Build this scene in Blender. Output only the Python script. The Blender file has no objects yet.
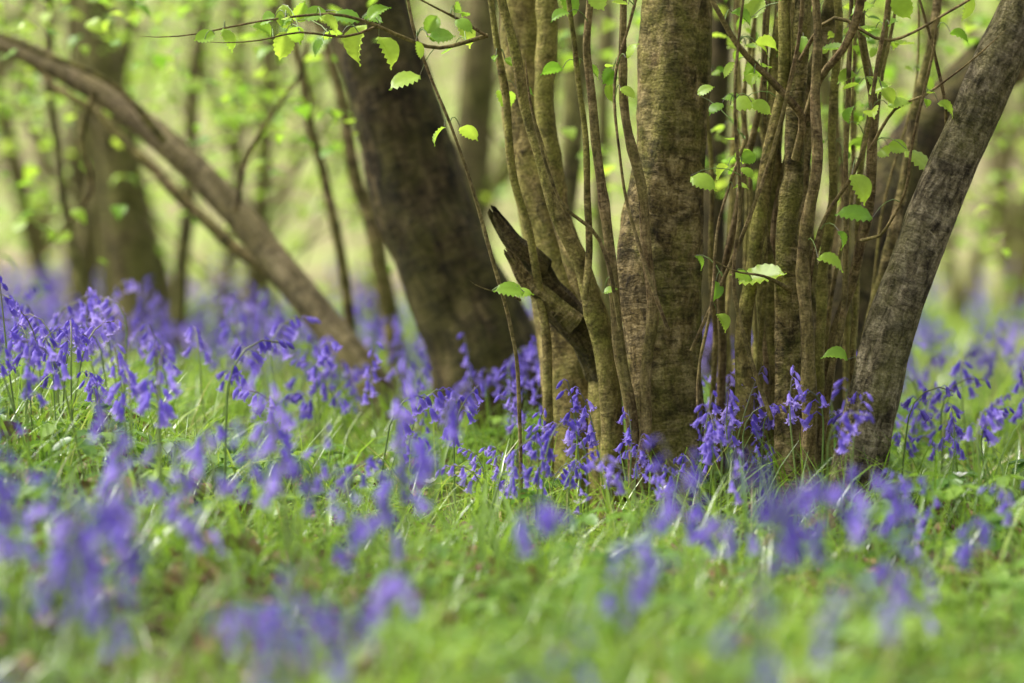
import bpy, math, random
import numpy as np
from mathutils import Vector, Matrix, noise
random.seed(7); rng=np.random.default_rng(11)
scene=bpy.context.scene
CAMH=0.52; F=1024*110/36.0; PITCH=math.atan(164.5/F)
CAM=Vector((0,0,CAMH))
# ---------------------------------------------------------------- helpers
def P(px,py,d):
    u=(px-512)/F; v=(341.5-py)/F
    x=u; y=math.cos(PITCH)+v*math.sin(PITCH); z=-math.sin(PITCH)+v*math.cos(PITCH)
    k=d/y
    return Vector((x*k,d,CAMH+z*k))
def sstep(a,b,x):
    t=np.clip((x-a)/(b-a),0,1); return t*t*(3-2*t)
def ground(x,y):
    x=np.asarray(x,float); y=np.asarray(y,float)
    z=-0.065+0.11*sstep(-0.2,-0.9,x)*sstep(2.5,4.6,y)*(1-sstep(6.0,9.0,y))
    z=z-0.07*sstep(6.0,9.0,y)*(1-sstep(14,20,y))
    z=z+0.014*np.sin(x*5.1+y*2.3)+0.012*np.sin(x*2.7-y*4.4+1.3)
    h=np.clip(y-13,0,None); z=z+0.13*h*sstep(13,22,y)+0.15*np.sin(x*.55+y*.3)*sstep(14,25,y)
    return z
def gz(x,y): return float(ground(x,y))
def new_mat(name):
    m=bpy.data.materials.new(name); m.use_nodes=True; nt=m.node_tree; nt.nodes.clear()
    o=nt.nodes.new('ShaderNodeOutputMaterial'); return m,nt,o
def N(nt,t,**kw):
    n=nt.nodes.new(t)
    for k,v in kw.items():
        if k in n.inputs: n.inputs[k].default_value=v
        else: setattr(n,k,v)
    return n
def ramp(nt,stops,interp='LINEAR'):
    n=nt.nodes.new('ShaderNodeValToRGB'); cr=n.color_ramp; cr.interpolation=interp
    while len(cr.elements)<len(stops): cr.elements.new(0.5)
    for e,(p,c) in zip(cr.elements,stops):
        e.position=p; e.color=(c[0],c[1],c[2],1) if not isinstance(c,(int,float)) else (c,c,c,1)
    return n
def build_mesh(name,V,loops,starts,mats,mi=None,var=None,extra=None,smooth=True):
    me=bpy.data.meshes.new(name)
    me.vertices.add(len(V)); me.vertices.foreach_set('co',np.asarray(V,np.float32).ravel())
    me.loops.add(len(loops)); me.loops.foreach_set('vertex_index',np.asarray(loops,np.int32))
    me.polygons.add(len(starts)); me.polygons.foreach_set('loop_start',np.asarray(starts,np.int32))
    try:
        tot=np.diff(np.append(starts,len(loops))).astype(np.int32); me.polygons.foreach_set('loop_total',tot)
    except Exception: pass
    if mi is not None: me.polygons.foreach_set('material_index',np.asarray(mi,np.int32))
    me.polygons.foreach_set('use_smooth',np.full(len(starts),smooth,dtype=bool))
    for m in mats: me.materials.append(m)
    me.update(calc_edges=True); me.validate()
    if var is not None:
        a=me.attributes.new('var','FLOAT','POINT'); a.data.foreach_set('value',np.asarray(var,np.float32))
    if extra:
        for k,(typ,arr) in extra.items():
            a=me.attributes.new(k,typ,'POINT')
            a.data.foreach_set('vector' if typ=='FLOAT_VECTOR' else 'value',np.asarray(arr,np.float32).ravel())
    ob=bpy.data.objects.new(name,me); scene.collection.objects.link(ob); return ob
class T:  # template
    def __init__(s): s.v=[];s.f=[];s.m=[];s.t=[]
    def add(s,vs,fs,m,t=None):
        o=len(s.v); s.v+= [tuple(v) for v in vs]; s.f+=[[i+o for i in f] for f in fs]; s.m+=[m]*len(fs)
        s.t+= list(t) if t is not None else [0.5]*len(vs)
def tubeT(tp,pts,rads,sides,m,tt=None):
    vs=[];fs=[]; up=Vector((0.3,1,0.1)).normalized(); n=len(pts); ts=[]
    for i,p in enumerate(pts):
        d=(pts[min(i+1,n-1)]-pts[max(i-1,0)]).normalized()
        a=d.cross(up).normalized(); b=d.cross(a)
        for k in range(sides):
            an=2*math.pi*k/sides; vs.append(p+(a*math.cos(an)+b*math.sin(an))*rads[i]); ts.append(i/(n-1) if tt is None else tt)
    for i in range(n-1):
        for k in range(sides):
            fs.append([i*sides+k,i*sides+(k+1)%sides,(i+1)*sides+(k+1)%sides,(i+1)*sides+k])
    tp.add(vs,fs,m,ts)
def scatter(name,temps,pos,rotz,scl,tilt,mats,var=None,R=None):
    pos=np.asarray(pos,float); n=len(pos)
    if n==0: return None
    which=rng.integers(0,len(temps),n)
    if var is None: var=rng.random(n)
    if R is None:
        c,s=np.cos(rotz),np.sin(rotz); Z=np.zeros((n,3,3)); Z[:,0,0]=c;Z[:,0,1]=-s;Z[:,1,0]=s;Z[:,1,1]=c;Z[:,2,2]=1
        ax=rng.normal(0,1,(n,2))*np.asarray(tilt).reshape(-1,1)
        a,b=ax[:,0],ax[:,1]
        X=np.zeros((n,3,3)); X[:,0,0]=1;X[:,1,1]=np.cos(a);X[:,1,2]=-np.sin(a);X[:,2,1]=np.sin(a);X[:,2,2]=np.cos(a)
        Y=np.zeros((n,3,3)); Y[:,1,1]=1;Y[:,0,0]=np.cos(b);Y[:,0,2]=np.sin(b);Y[:,2,0]=-np.sin(b);Y[:,2,2]=np.cos(b)
        R=X@Y@Z
    VV=[];LL=[];SS=[];MM=[];RR=[];TT=[];vo=0;lo=0
    for ti,tp in enumerate(temps):
        idx=np.where(which==ti)[0]; k=len(idx)
        if k==0: continue
        tv=np.array(tp.v); nv=len(tv)
        v=np.einsum('kij,nj->kni',R[idx],tv)*np.asarray(scl)[idx][:,None,None]+pos[idx][:,None,:]
        VV.append(v.reshape(-1,3))
        fl=np.array([i for f in tp.f for i in f]); ln=np.array([len(f) for f in tp.f]); st=np.concatenate([[0],np.cumsum(ln)[:-1]])
        LL.append((fl[None,:]+vo+(np.arange(k)*nv)[:,None]).ravel())
        SS.append((st[None,:]+lo+(np.arange(k)*len(fl))[:,None]).ravel())
        MM.append(np.tile(tp.m,k)); RR.append(np.repeat(var[idx],nv)); TT.append(np.tile(tp.t,k))
        vo+=k*nv; lo+=k*len(fl)
    return build_mesh(name,np.concatenate(VV),np.concatenate(LL),np.concatenate(SS),mats,np.concatenate(MM),np.concatenate(RR),{'tt':('FLOAT',np.concatenate(TT))})
# ---------------------------------------------------------------- materials
def leafy(name,stops,trans=0.4,rough=0.4,ttstops=None,spec=0.5,noise_amt=0.25,transcol=1.3):
    m,nt,o=new_mat(name)
    a=N(nt,'ShaderNodeAttribute',attribute_name='var'); r=ramp(nt,stops); nt.links.new(a.outputs['Fac'],r.inputs[0])
    col=r.outputs[0]
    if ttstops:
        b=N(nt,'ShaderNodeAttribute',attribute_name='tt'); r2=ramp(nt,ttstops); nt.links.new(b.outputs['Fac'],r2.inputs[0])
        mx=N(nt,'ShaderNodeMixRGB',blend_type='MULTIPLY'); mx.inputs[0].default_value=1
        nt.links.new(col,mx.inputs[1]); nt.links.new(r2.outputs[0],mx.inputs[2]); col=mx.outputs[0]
    tc=N(nt,'ShaderNodeTexCoord'); nz=N(nt,'ShaderNodeTexNoise'); nz.inputs['Scale'].default_value=90; nz.inputs['Detail'].default_value=2
    nt.links.new(tc.outputs['Object'],nz.inputs['Vector'])
    r3=ramp(nt,[(0.3,1-noise_amt),(0.7,1.0)]); nt.links.new(nz.outputs['Fac'],r3.inputs[0])
    mx=N(nt,'ShaderNodeMixRGB',blend_type='MULTIPLY'); mx.inputs[0].default_value=1
    nt.links.new(col,mx.inputs[1]); nt.links.new(r3.outputs[0],mx.inputs[2]); col=mx.outputs[0]
    p=N(nt,'ShaderNodeBsdfPrincipled'); p.inputs['Roughness'].default_value=rough; p.inputs['Specular IOR Level'].default_value=spec
    nt.links.new(col,p.inputs['Base Color'])
    t=N(nt,'ShaderNodeBsdfTranslucent'); g=N(nt,'ShaderNodeMixRGB',blend_type='MULTIPLY'); g.inputs[0].default_value=1
    g.inputs[2].default_value=(transcol,transcol,transcol*0.9,1); nt.links.new(col,g.inputs[1]); nt.links.new(g.outputs[0],t.inputs['Color'])
    ms=N(nt,'ShaderNodeMixShader'); ms.inputs[0].default_value=trans
    nt.links.new(p.outputs[0],ms.inputs[1]); nt.links.new(t.outputs[0],ms.inputs[2]); nt.links.new(ms.outputs[0],o.inputs[0])
    return m
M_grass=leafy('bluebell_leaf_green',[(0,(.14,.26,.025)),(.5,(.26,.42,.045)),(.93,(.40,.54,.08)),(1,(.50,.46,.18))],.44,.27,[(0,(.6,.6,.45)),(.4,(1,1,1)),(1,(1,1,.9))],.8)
M_stem=leafy('bluebell_stem',[(0,(.16,.26,.05)),(1,(.25,.34,.08))],.1,.45,[(0,(1,1,1)),(.65,(1,1,1)),(.92,(.8,.5,1.5)),(1,(.9,.5,2))])
M_petal=leafy('bluebell_petal',[(0,(.18,.12,.56)),(.5,(.295,.215,.72)),(1,(.47,.365,.85))],.43,.5,[(0,(.75,.7,.95)),(.6,(1,1,1)),(1,(1.0,1.0,1.0))],.3,.15,1.35)
M_hazel=leafy('hazel_leaf',[(0,(.18,.36,.03)),(.5,(.33,.53,.05)),(1,(.48,.64,.07))],.5,.4,None,.4,.15,1.5)
M_cover=leafy('ground_cover_leaf',[(0,(.09,.21,.03)),(.6,(.20,.36,.045)),(1,(.32,.48,.07))],.4,.35)
M_dead=leafy('dead_leaf',[(0,(.10,.05,.025)),(.5,(.26,.14,.065)),(1,(.40,.27,.15))],.15,.6,None,.3,.5)
M_white=leafy('anemone_petal',[(0,(.75,.76,.78)),(1,(.82,.82,.8))],.3,.5,None,.3,.05,1.0)
M_yel=leafy('anemone_centre',[(0,(.5,.45,.08)),(1,(.6,.5,.1))],.1,.6)
def bark(name,dark,mid,light,moss,mossamt,fis=60,bump=.007,stretch=.2,len_=.55,mott=.5):
    m,nt,o=new_mat(name)
    at=N(nt,'ShaderNodeAttribute',attribute_name='barkco')
    def mp(s):
        q=N(nt,'ShaderNodeMapping'); q.inputs['Scale'].default_value=s; nt.links.new(at.outputs['Vector'],q.inputs[0]); return q
    def nz(s,scale,det=6,ro=.6,dist=0):
        n=N(nt,'ShaderNodeTexNoise'); n.inputs['Scale'].default_value=scale; n.inputs['Detail'].default_value=det; n.inputs['Roughness'].default_value=ro; n.inputs['Distortion'].default_value=dist
        nt.links.new(mp(s).outputs[0],n.inputs['Vector']); return n
    a=nz((1,1,stretch),fis,8,.65,.6); b=nz((1,1,3.6),26,5,.65,.7); c=nz((1,1,.6),11,6,.65,.5); d=nz((1,1,1),240,3,.6); e=nz((1,1,1.4),20,6,.7,.4)
    r=ramp(nt,[(.36,dark),(.5,mid),(.64,light)]); nt.links.new(a.outputs[0],r.inputs[0])
    rl=ramp(nt,[(.55,0.0),(.63,1.0)]); nt.links.new(b.outputs[0],rl.inputs[0])
    ml=N(nt,'ShaderNodeMath',operation='MULTIPLY'); ml.inputs[1].default_value=len_; nt.links.new(rl.outputs[0],ml.inputs[0])
    x1=N(nt,'ShaderNodeMixRGB'); nt.links.new(ml.outputs[0],x1.inputs[0]); nt.links.new(r.outputs[0],x1.inputs[1]); x1.inputs[2].default_value=(*[q*1.15 for q in light],1)
    rd=ramp(nt,[(.36,1.0),(.45,0.0)]); nt.links.new(b.outputs[0],rd.inputs[0])
    md=N(nt,'ShaderNodeMath',operation='MULTIPLY'); md.inputs[1].default_value=len_*1.3; nt.links.new(rd.outputs[0],md.inputs[0])
    x1b=N(nt,'ShaderNodeMixRGB'); nt.links.new(md.outputs[0],x1b.inputs[0]); nt.links.new(x1.outputs[0],x1b.inputs[1]); x1b.inputs[2].default_value=(*dark,1)
    rm=ramp(nt,[(.42,0.0),(.58,mossamt)]); nt.links.new(c.outputs[0],rm.inputs[0])
    x2=N(nt,'ShaderNodeMixRGB'); nt.links.new(rm.outputs[0],x2.inputs[0]); nt.links.new(x1b.outputs[0],x2.inputs[1]); x2.inputs[2].default_value=(*moss,1)
    rf=ramp(nt,[(.3,.5),(.7,1.35)]); nt.links.new(d.outputs[0],rf.inputs[0])
    x3=N(nt,'ShaderNodeMixRGB',blend_type='MULTIPLY'); x3.inputs[0].default_value=1; nt.links.new(x2.outputs[0],x3.inputs[1]); nt.links.new(rf.outputs[0],x3.inputs[2])
    re=ramp(nt,[(.38,1-mott),(.52,1.0),(.66,1.2)]); nt.links.new(e.outputs[0],re.inputs[0])
    x4=N(nt,'ShaderNodeMixRGB',blend_type='MULTIPLY'); x4.inputs[0].default_value=1; nt.links.new(x3.outputs[0],x4.inputs[1]); nt.links.new(re.outputs[0],x4.inputs[2])
    p=N(nt,'ShaderNodeBsdfPrincipled'); p.inputs['Roughness'].default_value=.85; p.inputs['Specular IOR Level'].default_value=.2
    nt.links.new(x4.outputs[0],p.inputs['Base Color'])
    s1=N(nt,'ShaderNodeMath',operation='MULTIPLY_ADD'); s1.inputs[1].default_value=.6; nt.links.new(b.outputs[0],s1.inputs[0]); nt.links.new(a.outputs[0],s1.inputs[2])
    s2=N(nt,'ShaderNodeMath',operation='MULTIPLY_ADD'); s2.inputs[1].default_value=.18; nt.links.new(d.outputs[0],s2.inputs[0]); nt.links.new(s1.outputs[0],s2.inputs[2])
    s3=N(nt,'ShaderNodeMath',operation='MULTIPLY_ADD'); s3.inputs[1].default_value=.6; nt.links.new(e.outputs[0],s3.inputs[0]); nt.links.new(s2.outputs[0],s3.inputs[2])
    bp=N(nt,'ShaderNodeBump'); bp.inputs['Strength'].default_value=1; bp.inputs['Distance'].default_value=bump; nt.links.new(s3.outputs[0],bp.inputs['Height'])
    nt.links.new(bp.outputs[0],p.inputs['Normal']); nt.links.new(p.outputs[0],o.inputs[0]); return m
B_haz=bark('hazel_bark',(.04,.027,.010),(.20,.145,.052),(.42,.32,.15),(.20,.195,.035),.6,50,.012,.45,.65,.6)
B_grey=bark('grey_bark',(.045,.034,.018),(.205,.165,.09),(.42,.35,.215),(.17,.16,.04),.45,80,.015,.35,.4,.5)
B_dark=bark('dark_bark',(.016,.012,.005),(.085,.06,.024),(.20,.15,.065),(.11,.105,.02),.55,40,.020,.3,.4,.6)
B_oliv=bark('olive_bark',(.06,.045,.014),(.225,.17,.055),(.38,.30,.11),(.25,.245,.045),.65,55,.006,.5,.4,.45)
B_twig=bark('twig_bark',(.065,.04,.015),(.185,.125,.053),(.32,.235,.11),(.20,.18,.045),.45,120,.002,.25)
B_pale=bark('pale_bark',(.10,.075,.035),(.27,.205,.105),(.45,.36,.20),(.25,.21,.07),.45,50,.014,.2,.4,.5)
B_far=bark('distant_bark',(.055,.043,.016),(.145,.12,.045),(.25,.21,.085),(.165,.175,.035),.55,30,.004)
# ---------------------------------------------------------------- stems
STEMS=[]; THIN=[]
def catmull(pts,step):
    out=[]; n=len(pts)
    for i in range(n-1):
        p0=pts[max(i-1,0)];p1=pts[i];p2=pts[i+1];p3=pts[min(i+2,n-1)]
        L=(Vector(p2[:3])-Vector(p1[:3])).length; k=max(1,int(L/step))
        for j in range(k):
            t=j/k; out.append([0.5*((2*b)+(-a+c)*t+(2*a-5*b+4*c-d)*t*t+(-a+3*b-3*c+d)*t**3) for a,b,c,d in zip(p0,p1,p2,p3)])
    out.append(list(pts[-1])); return out
def make_stem(name,pts,mat,sides=20,step=.025,flare=0.0,rough=.07,parent=None,cap=True,reg=True,jag=0):
    S=catmull(pts,step); n=len(S); seed=random.random()*100
    vs=[];bc=[];s=0
    up=Vector((0,1,0)); prev=None
    for i,q in enumerate(S):
        p=Vector(q[:3]); r=max(q[3],.0006)
        d=(Vector(S[min(i+1,n-1)][:3])-Vector(S[max(i-1,0)][:3])).normalized()
        a=d.cross(up).normalized(); b=a.cross(d)
        if prev is not None: s+=(p-prev).length
        prev=p
        fl=1+flare*math.exp(-s/.12)
        if r<.02:
            p=p+a*noise.noise(Vector((s*7,seed,0)))*min(.012,r*1.6)+b*noise.noise(Vector((s*7,seed,9)))*min(.012,r*1.6)
            fl*=1+.18*max(0,noise.noise(Vector((s*22,seed,4))))*2
        for k in range(sides):
            an=2*math.pi*k/sides; cx,cy=math.cos(an),math.sin(an)
            nz=noise.noise(Vector((cx*1.3+seed,cy*1.3,s*5)))*1.2+noise.noise(Vector((cx*3+seed,cy*3,s*14)))*.6
            if r>.02: nz+=noise.noise(Vector((cx*7+seed,cy*7,s*30)))*.35
            if flare: nz+= math.exp(-s/.15)*noise.noise(Vector((cx*2.2,cy*2.2,seed)))*2.5*flare/.3
            rr=r*fl*(1+rough*nz); off=Vector((0,0,0))
            if jag and i>=n-3: off=d*jag*noise.noise(Vector((cx*3,cy*3,seed)))*2
            if i==n-1 and cap: rr*=.3 if jag else .15
            vs.append(p+(a*cx+b*cy)*rr+off); bc.append((r*cx+seed,r*cy,s))
    loops=[];st=[]
    for i in range(n-1):
        for k in range(sides):
            st.append(len(loops)); loops+=[i*sides+k,i*sides+(k+1)%sides,(i+1)*sides+(k+1)%sides,(i+1)*sides+k]
    ob=build_mesh(name,[tuple(v) for v in vs],loops,st,[mat],extra={'barkco':('FLOAT_VECTOR',np.array(bc))})
    if parent: ob.parent=parent
    if reg:
        for q in S[::2]:
            STEMS.append(Vector(q[:3]))
            if q[3]<.007: THIN.append(Vector(q[:3]))
    return ob
def empty(name):
    e=bpy.data.objects.new(name,None); scene.collection.objects.link(e); return e
def stem_px(name,d0,d1,lst,mat,root=True,ext=1.2,**kw):
    """lst: bottom->top (bearing, elevation, width) survey; depth runs d0->d1"""
    n=len(lst); pts=[]
    for i,(x,y,w) in enumerate(lst):
        d=d0+(d1-d0)*i/max(1,n-1); p=P(x,y,d); pts.append((p.x,p.y,p.z,w*d/F/2))
    if root:
        p=pts[0]; g=gz(p[0],p[1])-.06
        if p[2]>g+.03:
            q=pts[1]; k=min(.6,(p[2]-g)/max(.05,abs(q[2]-p[2])))*.5
            pts.insert(0,(p[0]-(q[0]-p[0])*k,p[1],g,p[3]*1.05))
    if ext>0:
        a=Vector(pts[-2][:3]);b=Vector(pts[-1][:3]); dd=(b-a).normalized()
        for j in (1,2,3):
            dd=(dd+Vector((random.uniform(-.1,.1),random.uniform(-.05,.05),.08))).normalized(); b=b+dd*ext/3
            pts.append((b.x,b.y,b.z,pts[-1][3]*.85))
    return make_stem(name,pts,mat,**kw)
hz=empty('hazel_coppice_tree')
K=dict(parent=hz)
stem_px('leaning_stem',5.0,5.0,[(850,515,56),(872,410,50),(893,320,50),(925,235,50),(960,150,48),(995,65,46),(1035,-25,44)],B_grey,sides=40,step=.010,flare=.15,rough=.12,**K)
stem_px('main_stem',5.2,5.25,[(676,485,70),(664,390,76),(661,310,80),(661,240,80),(669,150,72),(674,70,70),(680,-20,68)],B_haz,sides=48,step=.010,flare=.1,rough=.10,**K)
stem_px('olive_stem',5.4,5.5,[(580,420,70),(566,330,62),(552,250,52),(536,170,50),(526,90,50),(524,-20,52)],B_oliv,sides=36,step=.014,flare=.2,rough=.09,**K)
stem_px('second_olive_stem',5.3,5.4,[(606,420,34),(600,330,26),(574,255,22),(556,190,20),(546,110,20),(545,-20,20)],B_oliv,sides=20,step=.02,flare=.2,**K)
stem_px('broken_stub',5.3,5.2,[(606,372,42),(588,338,36),(565,312,33),(548,290,28),(534,264,23),(515,244,19),(503,224,14),(496,212,9)],B_dark,root=False,ext=0,sides=30,step=.008,rough=.28,jag=.012,**K)
stem_px('stub_splinter',5.22,5.18,[(575,325,20),(545,300,18),(524,282,15),(512,262,10),(505,252,6)],B_haz,root=False,ext=0,sides=18,step=.007,rough=.35,jag=.01,**K)
stem_px('slim_stem_1',5.1,5.1,[(793,510,34),(790,420,30),(788,330,27),(786,240,22),(793,150,20),(800,80,18),(803,-20,16)],B_haz,sides=24,step=.015,flare=.25,rough=.10,**K)
stem_px('slim_stem_2',5.15,5.1,[(748,480,20),(745,380,17),(746,310,15),(757,230,14),(768,160,14),(780,80,12),(790,-20,11)],B_oliv,sides=16,flare=.2,**K)
stem_px('slim_stem_3',5.3,5.3,[(764,480,24),(764,380,22),(766,300,20),(772,200,18),(775,100,17),(782,-20,16)],B_oliv,sides=16,flare=.2,**K)
stem_px('slim_stem_4',5.05,5.0,[(812,505,18),(808,400,15),(805,320,13),(808,240,12),(815,150,11),(818,60,9),(812,-20,8)],B_twig,sides=14,**K)
stem_px('slim_stem_5',5.25,5.3,[(800,490,30),(806,380,26),(806,300,22),(802,220,20),(805,120,18),(830,20,15),(838,-20,14)],B_haz,sides=18,**K)
stem_px('slim_stem_6',5.2,5.1,[(815,490,14),(824,400,12),(838,330,11),(858,255,10),(872,190,10),(872,110,9),(864,40,8),(866,-20,7)],B_twig,sides=12,**K)
stem_px('slim_stem_7',5.3,5.3,[(724,450,9),(722,330,8),(728,250,7),(748,170,7),(762,80,6),(768,-20,5)],B_twig,sides=8,**K)
stem_px('slim_stem_8',5.1,5.1,[(812,490,7),(830,380,7),(848,280,6),(846,190,5),(850,90,5),(852,-20,4)],B_twig,sides=8,**K)
stem_px('slim_stem_9',5.4,5.5,[(846,460,14),(862,360,12),(885,270,12),(905,180,11),(922,90,10),(940,-20,9)],B_haz,sides=10,**K)
stem_px('slim_stem_10',5.2,5.2,[(778,490,16),(776,380,14),(770,300,13),(760,220,12),(772,130,11),(795,40,10),(800,-20,9)],B_oliv,sides=14,**K)
stem_px('slim_stem_11',5.15,5.2,[(826,490,12),(822,400,11),(820,310,10),(828,220,9),(835,130,8),(842,40,8),(838,-20,7)],B_oliv,sides=12,**K)
stem_px('rod_1',5.1,5.05,[(632,430,13),(618,310,11),(606,220,10),(594,140,9),(588,60,8),(590,-20,7)],B_twig,sides=12,**K)
stem_px('rod_2',5.1,5.05,[(645,430,12),(650,320,11),(644,230,10),(630,150,9),(622,70,8),(622,-20,7)],B_twig,sides=12,**K)
stem_px('rod_3',5.15,5.1,[(612,430,22),(602,345,20),(585,270,17),(562,220,15),(540,150,12),(515,60,10),(497,-20,9)],B_oliv,sides=14,flare=.2,**K)
stem_px('rod_4',5.2,5.2,[(550,425,10),(545,310,9),(530,240,8),(512,150,8),(500,70,7),(488,-20,6)],B_oliv,sides=10,**K)
stem_px('rod_5',5.0,4.95,[(518,400,4),(510,330,4),(488,240,4),(456,140,3),(425,60,3),(405,-20,3)],B_twig,sides=7,**K)
stem_px('rod_6',5.1,5.1,[(585,300,7),(590,230,7),(583,130,6),(575,50,5),(565,-20,5)],B_oliv,root=False,sides=8,**K)
stem_px('rod_7',5.0,5.0,[(668,330,4),(640,250,4),(622,170,3),(616,80,3),(640,-20,3)],B_twig,root=False,sides=7,**K)
tw=[('twig',[(795,160,9),(806,118,8),(775,85,7),(738,45,6),(700,-20,5)]),
('twig_2',[(806,118,9),(820,80,8),(845,50,8),(858,20,8),(862,-20,7)]),
('twig_3',[(790,290,5),(765,276,3),(740,272,2)]),('twig_4',[(860,240,4),(880,235,3),(905,190,3),(912,150,3),(930,70,3)]),
('twig_5',[(745,140,4),(728,190,3),(716,235,3),(712,300,3),(700,360,3)]),
('twig_6',[(800,60,4),(835,20,4),(890,40,3),(960,5,3)]),
('twig_7',[(520,300,3),(505,292,2),(492,291,1.5)]),
('twig_8',[(488,36,5),(440,47,4),(405,36,4),(370,22,3),(330,14,3),(270,20,2),(200,34,1.5)]),
('twig_9',[(380,24,3),(345,36,2.5),(300,32,2),(262,40,1.5)]),
('twig_10',[(620,330,4),(600,240,4),(560,200,3),(535,120,3)]),
('twig_11',[(805,330,5),(820,230,4),(858,160,4),(880,60,4),(890,-20,3)]),
('twig_12',[(770,420,5),(735,300,4),(742,200,4),(735,100,3),(745,-20,3)]),
('twig_13',[(690,350,4),(735,250,4),(775,150,4),(800,30,4),(803,-20,3)]),
('twig_14',[(488,36,3),(460,20,3),(430,5,2),(395,-15,2)]),
('twig_15',[(925,235,4),(945,130,3),(935,60,3),(915,-15,2)]),
('twig_16',[(870,150,4),(895,110,3),(925,95,2.5),(960,70,2)])]
for nme,l in tw: stem_px(nme,5.05,4.95,l,B_twig,root=False,ext=0.1,sides=7,step=.02,parent=hz)
for i in range(24):   # extra thin shoots rising out of the stool
    x0=random.choice([random.uniform(710,860),random.uniform(710,860),random.uniform(740,850)]); dx=(x0-700)*random.uniform(.1,.5)+random.uniform(-25,25)
    d=random.uniform(5.1,5.7); w=random.uniform(2.5,8)
    stem_px('shoot_%d'%i,d,d+.1,[(x0,450,w),(x0+dx*.2+random.uniform(-8,8),310,w*.9),(x0+dx*.5+random.uniform(-12,12),200,w*.8),(x0+dx*.8+random.uniform(-12,12),90,w*.7),(x0+dx,-20,w*.6)],random.choice([B_twig,B_oliv,B_oliv]),sides=8,step=.03,parent=hz)
# neighbouring trunks
t=empty('leaning_tree_trunk')
stem_px('trunk',6.3,6.4,[(500,430,120),(478,340,108),(448,270,100),(418,190,94),(392,100,88),(372,30,86),(352,-30,86)],B_dark,sides=40,step=.02,flare=.2,rough=.10,parent=t)
t=empty('leaning_tree_trunk')
stem_px('trunk',6.0,6.5,[(800,440,80),(825,340,76),(858,250,70),(895,180,62),(940,115,54),(1000,55,50),(1060,5,48)],B_dark,sides=30,step=.02,flare=.2,rough=.10,parent=t)
stem_px('limb',6.1,6.5,[(720,392,30),(775,345,24),(840,320,20),(880,250,34),(930,150,30),(990,90,28),(1060,30,26)],B_haz,root=False,sides=20,step=.03,parent=t)
t=empty('slanting_branch')
stem_px('bough',6.6,7.0,[(375,390,36),(335,335,32),(290,278,30),(235,212,29),(165,142,27),(95,90,24),(20,50,21),(-60,25,20)],B_pale,sides=20,step=.03,rough=.14,parent=t)
stem_px('lower_bough',6.8,7.1,[(330,330,16),(285,285,14),(225,240,12),(165,180,11),(110,125,9),(60,90,7)],B_haz,root=False,ext=.2,sides=12,step=.03,parent=t)
stem_px('side_twig',6.7,6.7,[(165,142,8),(120,90,6),(60,60,5),(-10,30,4)],B_haz,root=False,ext=.2,sides=8,step=.03,parent=t)
stem_px('side_twig_2',6.7,6.7,[(235,212,6),(250,150,5),(300,70,4),(310,-10,3)],B_haz,root=False,ext=.2,sides=8,step=.03,parent=t)
stem_px('side_twig_3',6.7,6.7,[(95,90,6),(80,140,5),(90,190,4),(60,230,3)],B_haz,root=False,ext=.1,sides=8,step=.03,parent=t)
FAR=[(9.0,[(145,390,56),(140,300,50),(118,150,43),(98,40,38),(92,-30,36)],B_far),
(9.5,[(118,330,26),(105,200,22),(85,90,20),(70,-30,18)],B_far),
(7.6,[(92,330,10),(72,230,9),(52,110,8),(42,-30,8)],B_far),
(8.5,[(178,330,16),(186,200,14),(196,60,12),(205,-30,10)],B_far),
(7.2,[(395,350,18),(375,240,16),(352,160,14),(330,60,11),(300,-30,9)],B_haz),
(7.0,[(350,320,11),(332,220,10),(308,110,9),(285,-30,8)],B_haz),
(8.0,[(714,420,38),(712,250,32),(716,120,28),(722,-30,26)],B_dark),
(7.4,[(738,420,30),(742,260,26),(760,140,24),(782,50,22),(805,-30,22)],B_dark),
(8.2,[(755,400,26),(700,200,22),(698,60,20),(705,-30,18)],B_far),
(10,[(250,330,20),(262,180,18),(268,60,16),(280,-30,14)],B_far),
(12,[(225,300,14),(238,150,12),(240,-30,12)],B_far),
(7.0,[(520,400,26),(560,250,18),(575,110,22),(578,-30,22)],B_far),
(8.2,[(612,380,18),(600,180,14),(608,40,12),(606,-30,10)],B_far),
(14,[(955,300,12),(935,150,14),(920,-30,14)],B_far),
(16,[(1010,280,20),(1000,120,18),(1015,-30,18)],B_far)]
for d,l,m in FAR:
    t=empty('woodland_tree'); stem_px('trunk',d,d+.1,l,m,ext=2,sides=14,step=.06,parent=t,reg=False)
# mass of far stems on the slope
V=[];L=[];S=[];BC=[]
def addtube(p0,p1,r0,r1,bend,sides=6,n=7):
    b0=len(V); s=random.random()*50
    for i in range(n):
        t_=i/(n-1); c=p0.lerp(p1,t_)+bend*math.sin(t_*math.pi); r=r0+(r1-r0)*t_
        for k in range(sides):
            a=2*math.pi*k/sides; V.append((c.x+r*math.cos(a),c.y+r*math.sin(a),c.z)); BC.append((r*math.cos(a)+s,r*math.sin(a),t_*(p1-p0).length))
    for i in range(n-1):
        for k in range(sides):
            S.append(len(L)); L.extend([b0+i*sides+k,b0+i*sides+(k+1)%sides,b0+(i+1)*sides+(k+1)%sides,b0+(i+1)*sides+k])
for i in range(280):
    d=random.uniform(9,34); x=random.uniform(-1,1)*(d*.19+1.5); h=random.uniform(1.5,5)
    r=random.choice([.008,.012,.015,.02,.03,.05,.06])*random.uniform(.7,1.3)*(d/18)**.3
    if x>.0 and random.random()<.45: continue
    p0=Vector((x,d,gz(x,d)-.1)); lean=random.gauss(0,.22)
    addtube(p0,p0+Vector((lean*h,random.gauss(0,.1)*h,h)),r,r*.5,Vector((random.gauss(0,.08),0,0)))
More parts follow.
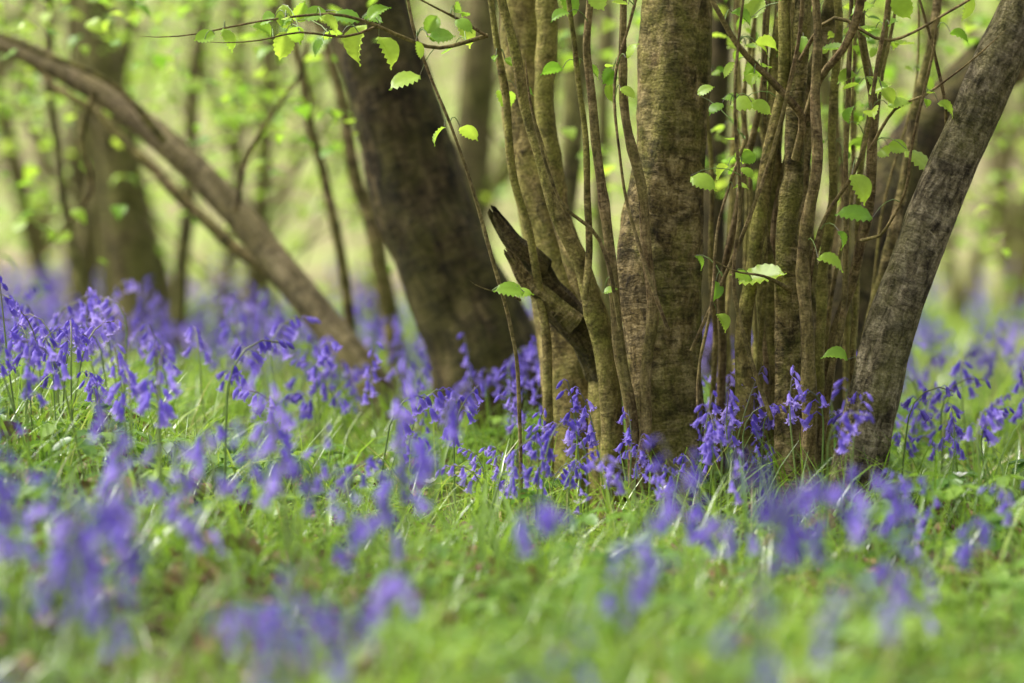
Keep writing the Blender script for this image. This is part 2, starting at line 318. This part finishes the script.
for i in range(280):
    d=random.uniform(8,24); x=random.uniform(-1,1)*(d*.19+1.2); h=random.uniform(.5,1.6)
    p0=Vector((x,d,gz(x,d)+random.uniform(.1,.8))); an=random.uniform(-1.3,1.3)
    addtube(p0,p0+Vector((math.sin(an)*h,random.gauss(0,.3),math.cos(an)*h)),random.uniform(.004,.010),.003,Vector((random.gauss(0,.1),0,random.gauss(0,.1))),5)
build_mesh('distant_tree_stems',V,L,S,[B_far],extra={'barkco':('FLOAT_VECTOR',np.array(BC))})
# ---------------------------------------------------------------- ground
u=np.linspace(-1,1,221); gx=np.sinh(u*4.2)/np.sinh(4.2)*70
v=np.linspace(0,1,261); gy=-6+np.sinh(v*3.2)/np.sinh(3.2)*130
X,Y=np.meshgrid(gx,gy); Zg=ground(X,Y); nx,ny=len(gx),len(gy)
VV=np.stack([X,Y,Zg],-1).reshape(-1,3)
ii,jj=np.meshgrid(np.arange(nx-1),np.arange(ny-1)); b=(jj*nx+ii).ravel()
LL=np.stack([b,b+1,b+1+nx,b+nx],1).ravel()
m,nt,o=new_mat('woodland_floor')
tc=N(nt,'ShaderNodeTexCoord')
def nzg(sc,det=5):
    n=N(nt,'ShaderNodeTexNoise'); n.inputs['Scale'].default_value=sc; n.inputs['Detail'].default_value=det; nt.links.new(tc.outputs['Object'],n.inputs['Vector']); return n
n1=nzg(30,8); n2=nzg(.55,3); n3=nzg(3.2,6)
r1=ramp(nt,[(.3,(.045,.03,.015)),(.5,(.10,.07,.035)),(.7,(.22,.155,.085))]); nt.links.new(n1.outputs[0],r1.inputs[0])
r2=ramp(nt,[(.38,(.17,.14,.06)),(.47,(.33,.28,.14)),(.54,(.29,.29,.10)),(.65,(.34,.42,.11))]); 
ad=N(nt,'ShaderNodeMath',operation='MULTIPLY_ADD'); ad.inputs[1].default_value=.45; nt.links.new(n3.outputs[0],ad.inputs[0]); 
sb=N(nt,'ShaderNodeMath',operation='MULTIPLY'); sb.inputs[1].default_value=.55; nt.links.new(n2.outputs[0],sb.inputs[0]); nt.links.new(sb.outputs[0],ad.inputs[2]); nt.links.new(ad.outputs[0],r2.inputs[0])
sx=N(nt,'ShaderNodeSeparateXYZ'); nt.links.new(tc.outputs['Object'],sx.inputs[0])
mr=N(nt,'ShaderNodeMapRange'); mr.inputs[1].default_value=9; mr.inputs[2].default_value=13; nt.links.new(sx.outputs['Y'],mr.inputs[0])
mx=N(nt,'ShaderNodeMixRGB'); nt.links.new(mr.outputs[0],mx.inputs[0]); nt.links.new(r1.outputs[0],mx.inputs[1]); nt.links.new(r2.outputs[0],mx.inputs[2])
p=N(nt,'ShaderNodeBsdfPrincipled'); p.inputs['Roughness'].default_value=.95; nt.links.new(mx.outputs[0],p.inputs['Base Color'])
bp=N(nt,'ShaderNodeBump'); bp.inputs['Distance'].default_value=.02; nt.links.new(n1.outputs[0],bp.inputs['Height']); nt.links.new(bp.outputs[0],p.inputs['Normal'])
nt.links.new(p.outputs[0],o.inputs[0])
build_mesh('ground',VV,LL,np.arange(len(b))*4,[m])
# ---------------------------------------------------------------- sampling
def fan(n,d0,d1,marg=.5,k=.168):
    d=np.sqrt(rng.random(n)*(d1*d1-d0*d0)+d0*d0)
    x=(rng.random(n)*2-1)*(k*d+marg); return x,d
def fbm(x,y,s,seed):
    return np.array([noise.noise(Vector((a*s+seed,b_*s,seed*.7))) for a,b_ in zip(x,y)])
def blades(name,n,d0,d1,Lr,Wr,dens=None,rows=7,marg=.5,lean=(.15,1.1),curl=(.6,2.2)):
    x,y=fan(n,d0,d1,marg)
    if dens is not None:
        k=rng.random(n)<dens(x,y); x,y=x[k],y[k]; n=len(x)
    z=ground(x,y); az=rng.random(n)*2*np.pi; Ln=rng.uniform(*Lr,n); W=rng.uniform(*Wr,n)
    th0=rng.uniform(*lean,n); cu=rng.uniform(*curl,n); tw=rng.normal(0,.5,n)
    V=np.zeros((n,rows,3,3)); px=np.zeros(n);pz=np.zeros(n); tt=np.zeros((n,rows,3))
    for r in range(rows):
        t=r/(rows-1); th=th0+cu*t**1.6
        if r: px=px+np.sin(th)*Ln/(rows-1); pz=pz+np.cos(th)*Ln/(rows-1)
        w=W*(.55+.45*min(1,t*3))*(1-t**3.5)*.5+.0003
        sa=az+np.pi/2+tw*t
        for j,sg in enumerate((-1,0,1)):
            V[:,r,j,0]=x+np.cos(az)*px+np.cos(sa)*w*sg
            V[:,r,j,1]=y+np.sin(az)*px+np.sin(sa)*w*sg
            V[:,r,j,2]=z+pz-.01-(0.35*w if sg==0 else 0)
        tt[:,r,:]=t
    base=(np.arange(n)*rows*3)[:,None]
    q=[]
    for r in range(rows-1):
        for j in (0,1): q.append([r*3+j,r*3+j+1,(r+1)*3+j+1,(r+1)*3+j])
    q=np.array(q).ravel(); L=(base+q[None]).ravel()
    cl=np.clip(fbm(x,y,2.5,3.3)*.6+.43+rng.normal(0,.24,n),0,1)
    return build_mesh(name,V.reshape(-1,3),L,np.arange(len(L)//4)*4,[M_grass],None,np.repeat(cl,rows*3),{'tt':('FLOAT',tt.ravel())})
def gd(x,y):
    f=fbm(x,y,3.0,9.1)+.5*fbm(x,y,8,1.1); b_=np.clip(.75+f*1.4,0.10,1)
    return b_*np.where((x>.5)&(y<4.9),.65,1)
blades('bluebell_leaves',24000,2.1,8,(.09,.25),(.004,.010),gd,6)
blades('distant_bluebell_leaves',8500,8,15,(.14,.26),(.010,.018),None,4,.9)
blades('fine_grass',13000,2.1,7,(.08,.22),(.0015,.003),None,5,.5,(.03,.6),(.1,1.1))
# bluebells
def bell(tp,p,axis,Lb,rb,open_,sides=6,m=1):
    axis=axis.normalized(); a=axis.cross(Vector((.31,.9,.2))).normalized(); b=axis.cross(a)
    prof=[(0,.25),(.12,.75),(.5,.95),(.8,1.1 if open_ else .7)]
    vs=[];ts=[]
    for (t_,r) in prof:
        for k in range(sides):
            an=2*math.pi*k/sides; vs.append(p+axis*(t_*Lb)+(a*math.cos(an)+b*math.sin(an))*r*rb); ts.append(t_*.7)
    fs=[[i*sides+k,i*sides+(k+1)%sides,(i+1)*sides+(k+1)%sides,(i+1)*sides+k] for i in range(3) for k in range(sides)]
    o=len(vs)
    for k in range(sides):
        for (t_,r,da) in ((1.0,1.75 if open_ else .4,.28),(.90 if open_ else 1.1,2.7 if open_ else .1,.0)):
            for sg in ((-1,1) if da else (0,)):
                an=2*math.pi*(k+.5+sg*da)/sides; vs.append(p+axis*(t_*Lb)+(a*math.cos(an)+b*math.sin(an))*r*rb); ts.append(1)
        q=o+k*3; fs+= [[3*sides+k,3*sides+(k+1)%sides,q+1,q],[q,q+1,q+2]]
    tp.add(vs,fs,m,ts)
def bluebell(nb,h,thb,lod=0):
    tp=T(); n=12; p=Vector((0,0,0)); pts=[p.copy()]; th=random.uniform(0,.15)
    for i in range(n):
        t_=(i+1)/n; ang=th+thb*max(0,(t_-.65)/.35)**1.5; p=p+Vector((math.sin(ang),0.03*math.sin(t_*5),math.cos(ang)))*h/n; pts.append(p.copy())
    tubeT(tp,pts,[.0023-.0011*i/n for i in range(n+1)],3 if lod else 5,0)
    for i in range(nb):
        f=i/max(1,nb-1); t_=.70+.30*f; q=t_*n; k=min(n-1,int(q)); c=pts[k].lerp(pts[k+1],q-k)
        az=random.gauss(0,1.1) if thb>.5 else random.uniform(-2.6,2.6)
        out=Vector((math.cos(az),math.sin(az),0)); ped=.016*(1-.5*f)
        e1=c+out*ped*.7+Vector((0,0,ped*.5)); e2=c+out*ped*1.2+Vector((0,0,ped*.1))
        if not lod: tubeT(tp,[c,e1,e2],[.0008,.0007,.0012],3,1,.2)
        op=f<.8 ; Lb=(.0225-.007*f)*random.uniform(.9,1.12); rb=.0053*(1-.3*f)
        bell(tp,e2,out*random.uniform(.2,1.1)+Vector((0,0,-1)),Lb,rb,op,6 if not lod else 4)
    return tp
BB=[bluebell(random.randint(5,9),random.uniform(.27,.38),random.choice([.3,.8,1.3,1.7,2.1])) for _ in range(20)]
BL=[bluebell(random.randint(6,9),random.uniform(.24,.33),random.choice([.5,1.2,1.8]),1) for _ in range(6)]
def fd(x,y):
    f=fbm(x,y,2.2,5.5)+.6*fbm(x,y,5,2.5)
    base=np.full(len(x),.3)
    base=np.where(y<3.9,np.where(x<-.1,.32,np.where(x<.3,.17,.14)),base)
    base=np.where((y>=3.9)&(y<4.7),np.where(x<-.5,.19,np.where(x<.5,.14,.09)),base)
    base=np.where((y>=4.7)&(y<5.3)&(x>-.3)&(x<.55),.62,base)
    base=np.where((y>=4.7)&(y<5.8)&(x<=-.3),.38,base)
    base=np.where((y>=4.7)&(x>.55)&(y<5.6),.30,base)
    base=np.where((y>=5.7),.23,base)
    return np.clip(base*(1+f*1.9),0.03,1)
x,y=fan(3000,2.1,8); k=rng.random(len(x))<fd(x,y); x,y=x[k],y[k]
sc=rng.uniform(.62,1.05,len(x))*np.where((x>-.2)&(y>4.0)&(y<6),.88,1)
scatter('bluebell_flowers',BB,np.stack([x,y,ground(x,y)-.01],1),rng.random(len(x))*6.28,sc,np.full(len(x),.12),[M_stem,M_petal])
x,y=fan(2000,8,15,.9); f=fbm(x,y,.9,8.8)
pr=.5*np.clip(1+f*2.2,.05,1)*np.where((x>-1.2)&(y>11.5),.3,1); k=rng.random(len(x))<pr; x,y=x[k],y[k]
scatter('distant_bluebell_flowers',BL,np.stack([x,y,ground(x,y)-.01],1),rng.random(len(x))*6.28,rng.uniform(.85,1.15,len(x)),np.full(len(x),.09),[M_stem,M_petal])
# hazel leaf templates
def hazel_leaf(nseg=14,cols=3,fold=.25,curl=.25,teeth=True):
    tp=T(); vs=[];fs=[];ts=[]
    for i in range(nseg+1):
        t_=i/nseg; w=.38*math.sin(math.pi*min(1,t_**.75))**.8*(1-.15*t_) if 0<t_<1 else .0
        if t_>.80: w=max(0,.38*(1-t_)*1.2)
        for j in range(-cols,cols+1):
            s=j/cols; ww=w
            if teeth and abs(j)==cols: ww=w*(1.0+(.09 if i%2 else -.05))
            yy=t_+abs(s)*.07*math.sin(math.pi*t_)
            z=fold*abs(s)*w-curl*(t_-.3)**2+.030*math.cos(i*math.pi)*abs(s)*(1 if 0<i<nseg else 0)-.12*curl*s*s
            vs.append((s*ww,yy,z)); ts.append(.5)
    c=2*cols+1
    for i in range(nseg):
        for j in range(c-1): fs.append([i*c+j,i*c+j+1,(i+1)*c+j+1,(i+1)*c+j])
    tp.add(vs,fs,0,ts); return tp
HL=[hazel_leaf(14,3,f,c) for f,c in ((.25,.25),(.55,.4),(.1,.5),(.35,-.15),(.8,.3))]
HLs=[hazel_leaf(5,1,f,c,False) for f,c in ((.3,.3),(.5,.5),(.1,.2))]
def frames(tipdirs,norms):
    t_=tipdirs/np.linalg.norm(tipdirs,axis=1,keepdims=True); nn=norms-(norms*t_).sum(1,keepdims=True)*t_; nn/=np.linalg.norm(nn,axis=1,keepdims=True)
    xx=np.cross(t_,nn); return np.stack([xx,t_,nn],2)
HERO=[(205,38,22,200),(230,38,24,-60),(262,30,22,150),(285,17,26,-80),(300,12,22,60),(283,45,28,-100),(318,46,20,-120),(346,17,30,170),(360,44,40,-105),(387,50,34,-60),(405,80,34,200),(330,24,24,-40),(378,12,26,40),(432,24,22,60),(442,36,26,10),(466,34,26,-60),(418,50,18,-80),(372,20,22,-20),(315,14,24,200),
(703,180,28,-20),(745,102,30,10),(733,98,20,170),(762,280,50,8),(742,276,22,160),(831,262,28,-20),(855,214,36,170),(860,188,32,-60),(922,160,38,-35),(842,240,20,-70),(835,357,26,170),(742,18,24,-30),(757,8,24,60),(802,44,18,-100),(722,322,20,-60),(510,290,30,172),(522,292,20,10),(700,262,16,-60),(880,90,24,20),(902,6,28,-60),(862,8,24,200),(568,6,26,-70),(598,0,24,-60),(612,92,20,-80),(630,50,18,60),(968,8,26,-100),(716,290,20,-90),(610,290,14,20),(628,92,18,-30),(850,115,18,80),(560,15,20,200),(705,90,18,30),(730,70,18,-120)]
pos=[];td=[];nn=[];sc=[]
PT=T()
def stalk(best,base):
    mid=(best+base)*.5+Vector((0,0,.012)); tubeT(PT,[best,best.lerp(mid,.5)+Vector((0,0,.004)),mid,mid.lerp(base,.5)+Vector((0,0,.003)),base],[.0010,.0009,.0008,.0007,.0006],5,0)
for (px,py,l,a) in HERO:
    d=random.uniform(4.9,5.15); c=P(px,py,d); L_=l*d/F; ar=math.radians(a)
    dr=Vector((math.cos(ar),random.uniform(-.5,.3),math.sin(ar))).normalized(); base=c-dr*L_*.5
    pos.append(base); td.append(dr); nn.append(Vector((random.uniform(-.7,.7),-.6,.8))); sc.append(L_*1.05)
    best=min(STEMS,key=lambda q:(q-base).length)
    if (best-base).length<.35: stalk(best,base)
cand=[q for q in THIN if q.y<5.8 and .45<q.z<1.6]
for i in range(220):
    q=random.choice(cand)
    if q.z<.66 and random.random()<.78: continue
    for _ in range(random.choice([1,2,3,4])):
        a=random.uniform(0,6.28); dr=Vector((math.cos(a),math.sin(a),random.uniform(-.7,.4))).normalized()
        base=q+dr*random.uniform(.008,.03); L_=random.uniform(.014,.046)
        pos.append(base); td.append(dr+Vector((0,0,random.uniform(-.5,.1)))); nn.append(Vector((random.gauss(0,.5),random.gauss(-.3,.5),.8))); sc.append(L_); stalk(q,base)
R=frames(np.array([tuple(v) for v in td]),np.array([tuple(v) for v in nn]))
ob=scatter('foliage',HL,np.array([tuple(v) for v in pos]),None,np.array(sc),None,[M_hazel],R=R); ob.parent=hz
ob=scatter('leaf_stalks',[PT],np.zeros((1,3)),np.zeros(1),np.ones(1),np.zeros(1),[M_stem]); ob.parent=hz
# understorey foliage, behind
def foliage(name,clusters,per,spread,size,temps=HLs):
    pos=[];
    for c in clusters:
        k=random.randint(*per)
        for _ in range(k): pos.append((c[0]+random.gauss(0,spread),c[1]+random.gauss(0,spread),c[2]+random.gauss(0,spread*.45)))
    n=len(pos); a=rng.random(n)*6.28; tdn=np.stack([np.cos(a),np.sin(a),rng.normal(-.3,.3,n)],1)
    nr=np.stack([rng.normal(0,.35,n),rng.normal(-.2,.35,n),np.ones(n)],1)
    return scatter(name,temps,np.array(pos),None,rng.uniform(*size,n),None,[M_hazel],R=frames(tdn,nr))
cl=[]
for i in range(330):
    d=random.uniform(6.2,12); b_=random.choice([random.uniform(-.17,-.04),random.uniform(-.2,.2),random.uniform(.02,.18)]); e=random.uniform(-.03,.06)+random.uniform(0,.02)
    if e<.015 and random.random()<.55: continue
    cl.append((b_*d,d,CAMH+e*d))
foliage('understorey_foliage',cl,(5,15),.08,(.025,.052))
cl=[]
for i in range(640):
    d=random.uniform(11,32); x=random.uniform(-1,1)*(d*.18+1.5); z=gz(x,d)+abs(random.gauss(.2,.6)); cl.append((x,d,z))
foliage('distant_foliage',cl,(6,16),.24,(.05,.09))
# ground cover, litter, anemones
def cover():
    tp=T(); h=random.uniform(.04,.10); top=Vector((random.gauss(0,.01),random.gauss(0,.01),h)); tubeT(tp,[Vector((0,0,0)),top*.5+Vector((.003,0,0)),top],[.001,.0009,.0008],3,0)
    n=random.choice([3,5,5])
    for k in range(n):
        a=2*math.pi*k/n+random.gauss(0,.15); L_=random.uniform(.022,.036); dr=Vector((math.cos(a),math.sin(a),random.uniform(-.3,.25))); sd=Vector((-math.sin(a),math.cos(a),0))
        vs=[top]; prof=[(.3,.22),(.55,.36),(.62,.25),(.8,.27),(1,.03)]
        for t_,w in prof:
            c=top+dr*L_*t_+Vector((0,0,-L_*.3*t_*t_)); vs+= [c+sd*w*L_+Vector((0,0,.1*L_)),c,c-sd*w*L_+Vector((0,0,.1*L_))]
        fs=[[0,2,1],[0,3,2]]
        for i in range(4):
            q=1+i*3; fs+=[[q,q+1,q+4,q+3],[q+1,q+2,q+5,q+4]]
        tp.add(vs,fs,0)
    return tp
CV=[cover() for _ in range(8)]
x,y=fan(3800,2.1,7.5); k=rng.random(len(x))<np.clip(.3+fbm(x,y,2.8,7.7)*1.4+np.where(x>.3,.35,0),0,1); x,y=x[k],y[k]
scatter('ground_cover_plants',CV,np.stack([x,y,ground(x,y)],1),rng.random(len(x))*6.28,rng.uniform(.7,1.3,len(x)),np.full(len(x),.15),[M_cover])
DL=[hazel_leaf(7,2,f,c) for f,c in ((.5,.9),(-.3,.6),(.8,-.5))]
x,y=fan(3600,2.1,8); n=len(x)
scatter('leaf_litter',DL,np.stack([x,y,ground(x,y)+rng.uniform(.008,.05,n)],1),rng.random(n)*6.28,rng.uniform(.03,.06,n),np.full(n,.4),[M_dead])
def anem():
    tp=T(); h=.12; top=Vector((.01,0,h)); tubeT(tp,[Vector((0,0,0)),Vector((.003,0,h*.5)),top],[.001,.0009,.0008],4,0)
    for k in range(6):
        a=k*math.pi/3; dr=Vector((math.cos(a),math.sin(a),.6)); sd=Vector((-math.sin(a),math.cos(a),0)); vs=[top]
        for t_,w in ((.35,.26),(.7,.32),(.92,.2),(1,.02)):
            c=top+dr*.013*t_; vs+=[c+sd*w*.014,c-sd*w*.014]
        tp.add(vs,[[0,2,1],[1,2,4,3],[3,4,6,5],[5,6,8,7]],1)
    vs=[top+Vector((.0025*math.cos(a),.0025*math.sin(a),.003)) for a in np.linspace(0,6.28,7)[:-1]]+[top+Vector((0,0,.006))]
    tp.add(vs,[[i,(i+1)%6,6] for i in range(6)],2); return tp
ax=[];
for px,d in ((684,4.9),(590,4.8),(800,4.6),(440,5.1),(955,4.7)):
    q=P(px,480,d); ax.append((q.x,q.y,gz(q.x,q.y)))
n=len(ax); scatter('wood_anemone_flowers',[anem()],np.array(ax),rng.random(n)*6.28,rng.uniform(.85,1.05,n),np.full(n,.35),[M_cover,M_white,M_yel])
# ---------------------------------------------------------------- light
w=bpy.data.worlds.new("World"); scene.world=w; w.use_nodes=True; nt=w.node_tree; bg=nt.nodes['Background']
sk=nt.nodes.new('ShaderNodeTexSky'); sk.sky_type='NISHITA'; sk.sun_disc=False
EL=math.radians(55); ROT=math.radians(-72)
sk.sun_elevation=EL; sk.sun_rotation=ROT; sk.dust_density=4; sk.air_density=1.0
hs=nt.nodes.new('ShaderNodeHueSaturation'); hs.inputs['Saturation'].default_value=.3; hs.inputs['Value'].default_value=1.9
nt.links.new(sk.outputs[0],hs.inputs['Color']); nt.links.new(hs.outputs[0],bg.inputs['Color']); bg.inputs['Strength'].default_value=.15
sd=bpy.data.lights.new('sun','SUN'); sd.energy=4.6; sd.angle=math.radians(12); sd.color=(1,.965,.90)
so=bpy.data.objects.new('sun',sd); scene.collection.objects.link(so)
dv=Vector((math.sin(ROT)*math.cos(EL),math.cos(ROT)*math.cos(EL),math.sin(EL))); so.rotation_euler=dv.to_track_quat('Z','Y').to_euler()
# ---------------------------------------------------------------- camera
cd=bpy.data.cameras.new('camera'); co=bpy.data.objects.new('camera',cd); scene.collection.objects.link(co)
co.location=CAM; co.rotation_euler=(math.pi/2-PITCH,0,0); cd.lens=110; cd.sensor_width=36; cd.clip_start=.05; cd.clip_end=500
cd.dof.use_dof=True; cd.dof.focus_distance=5.03; cd.dof.aperture_fstop=2.1
scene.camera=co
scene.view_settings.view_transform='Standard'; scene.view_settings.look='None'; scene.view_settings.exposure=0
print('faces',sum(len(o.data.polygons) for o in bpy.data.objects if o.type=='MESH'))
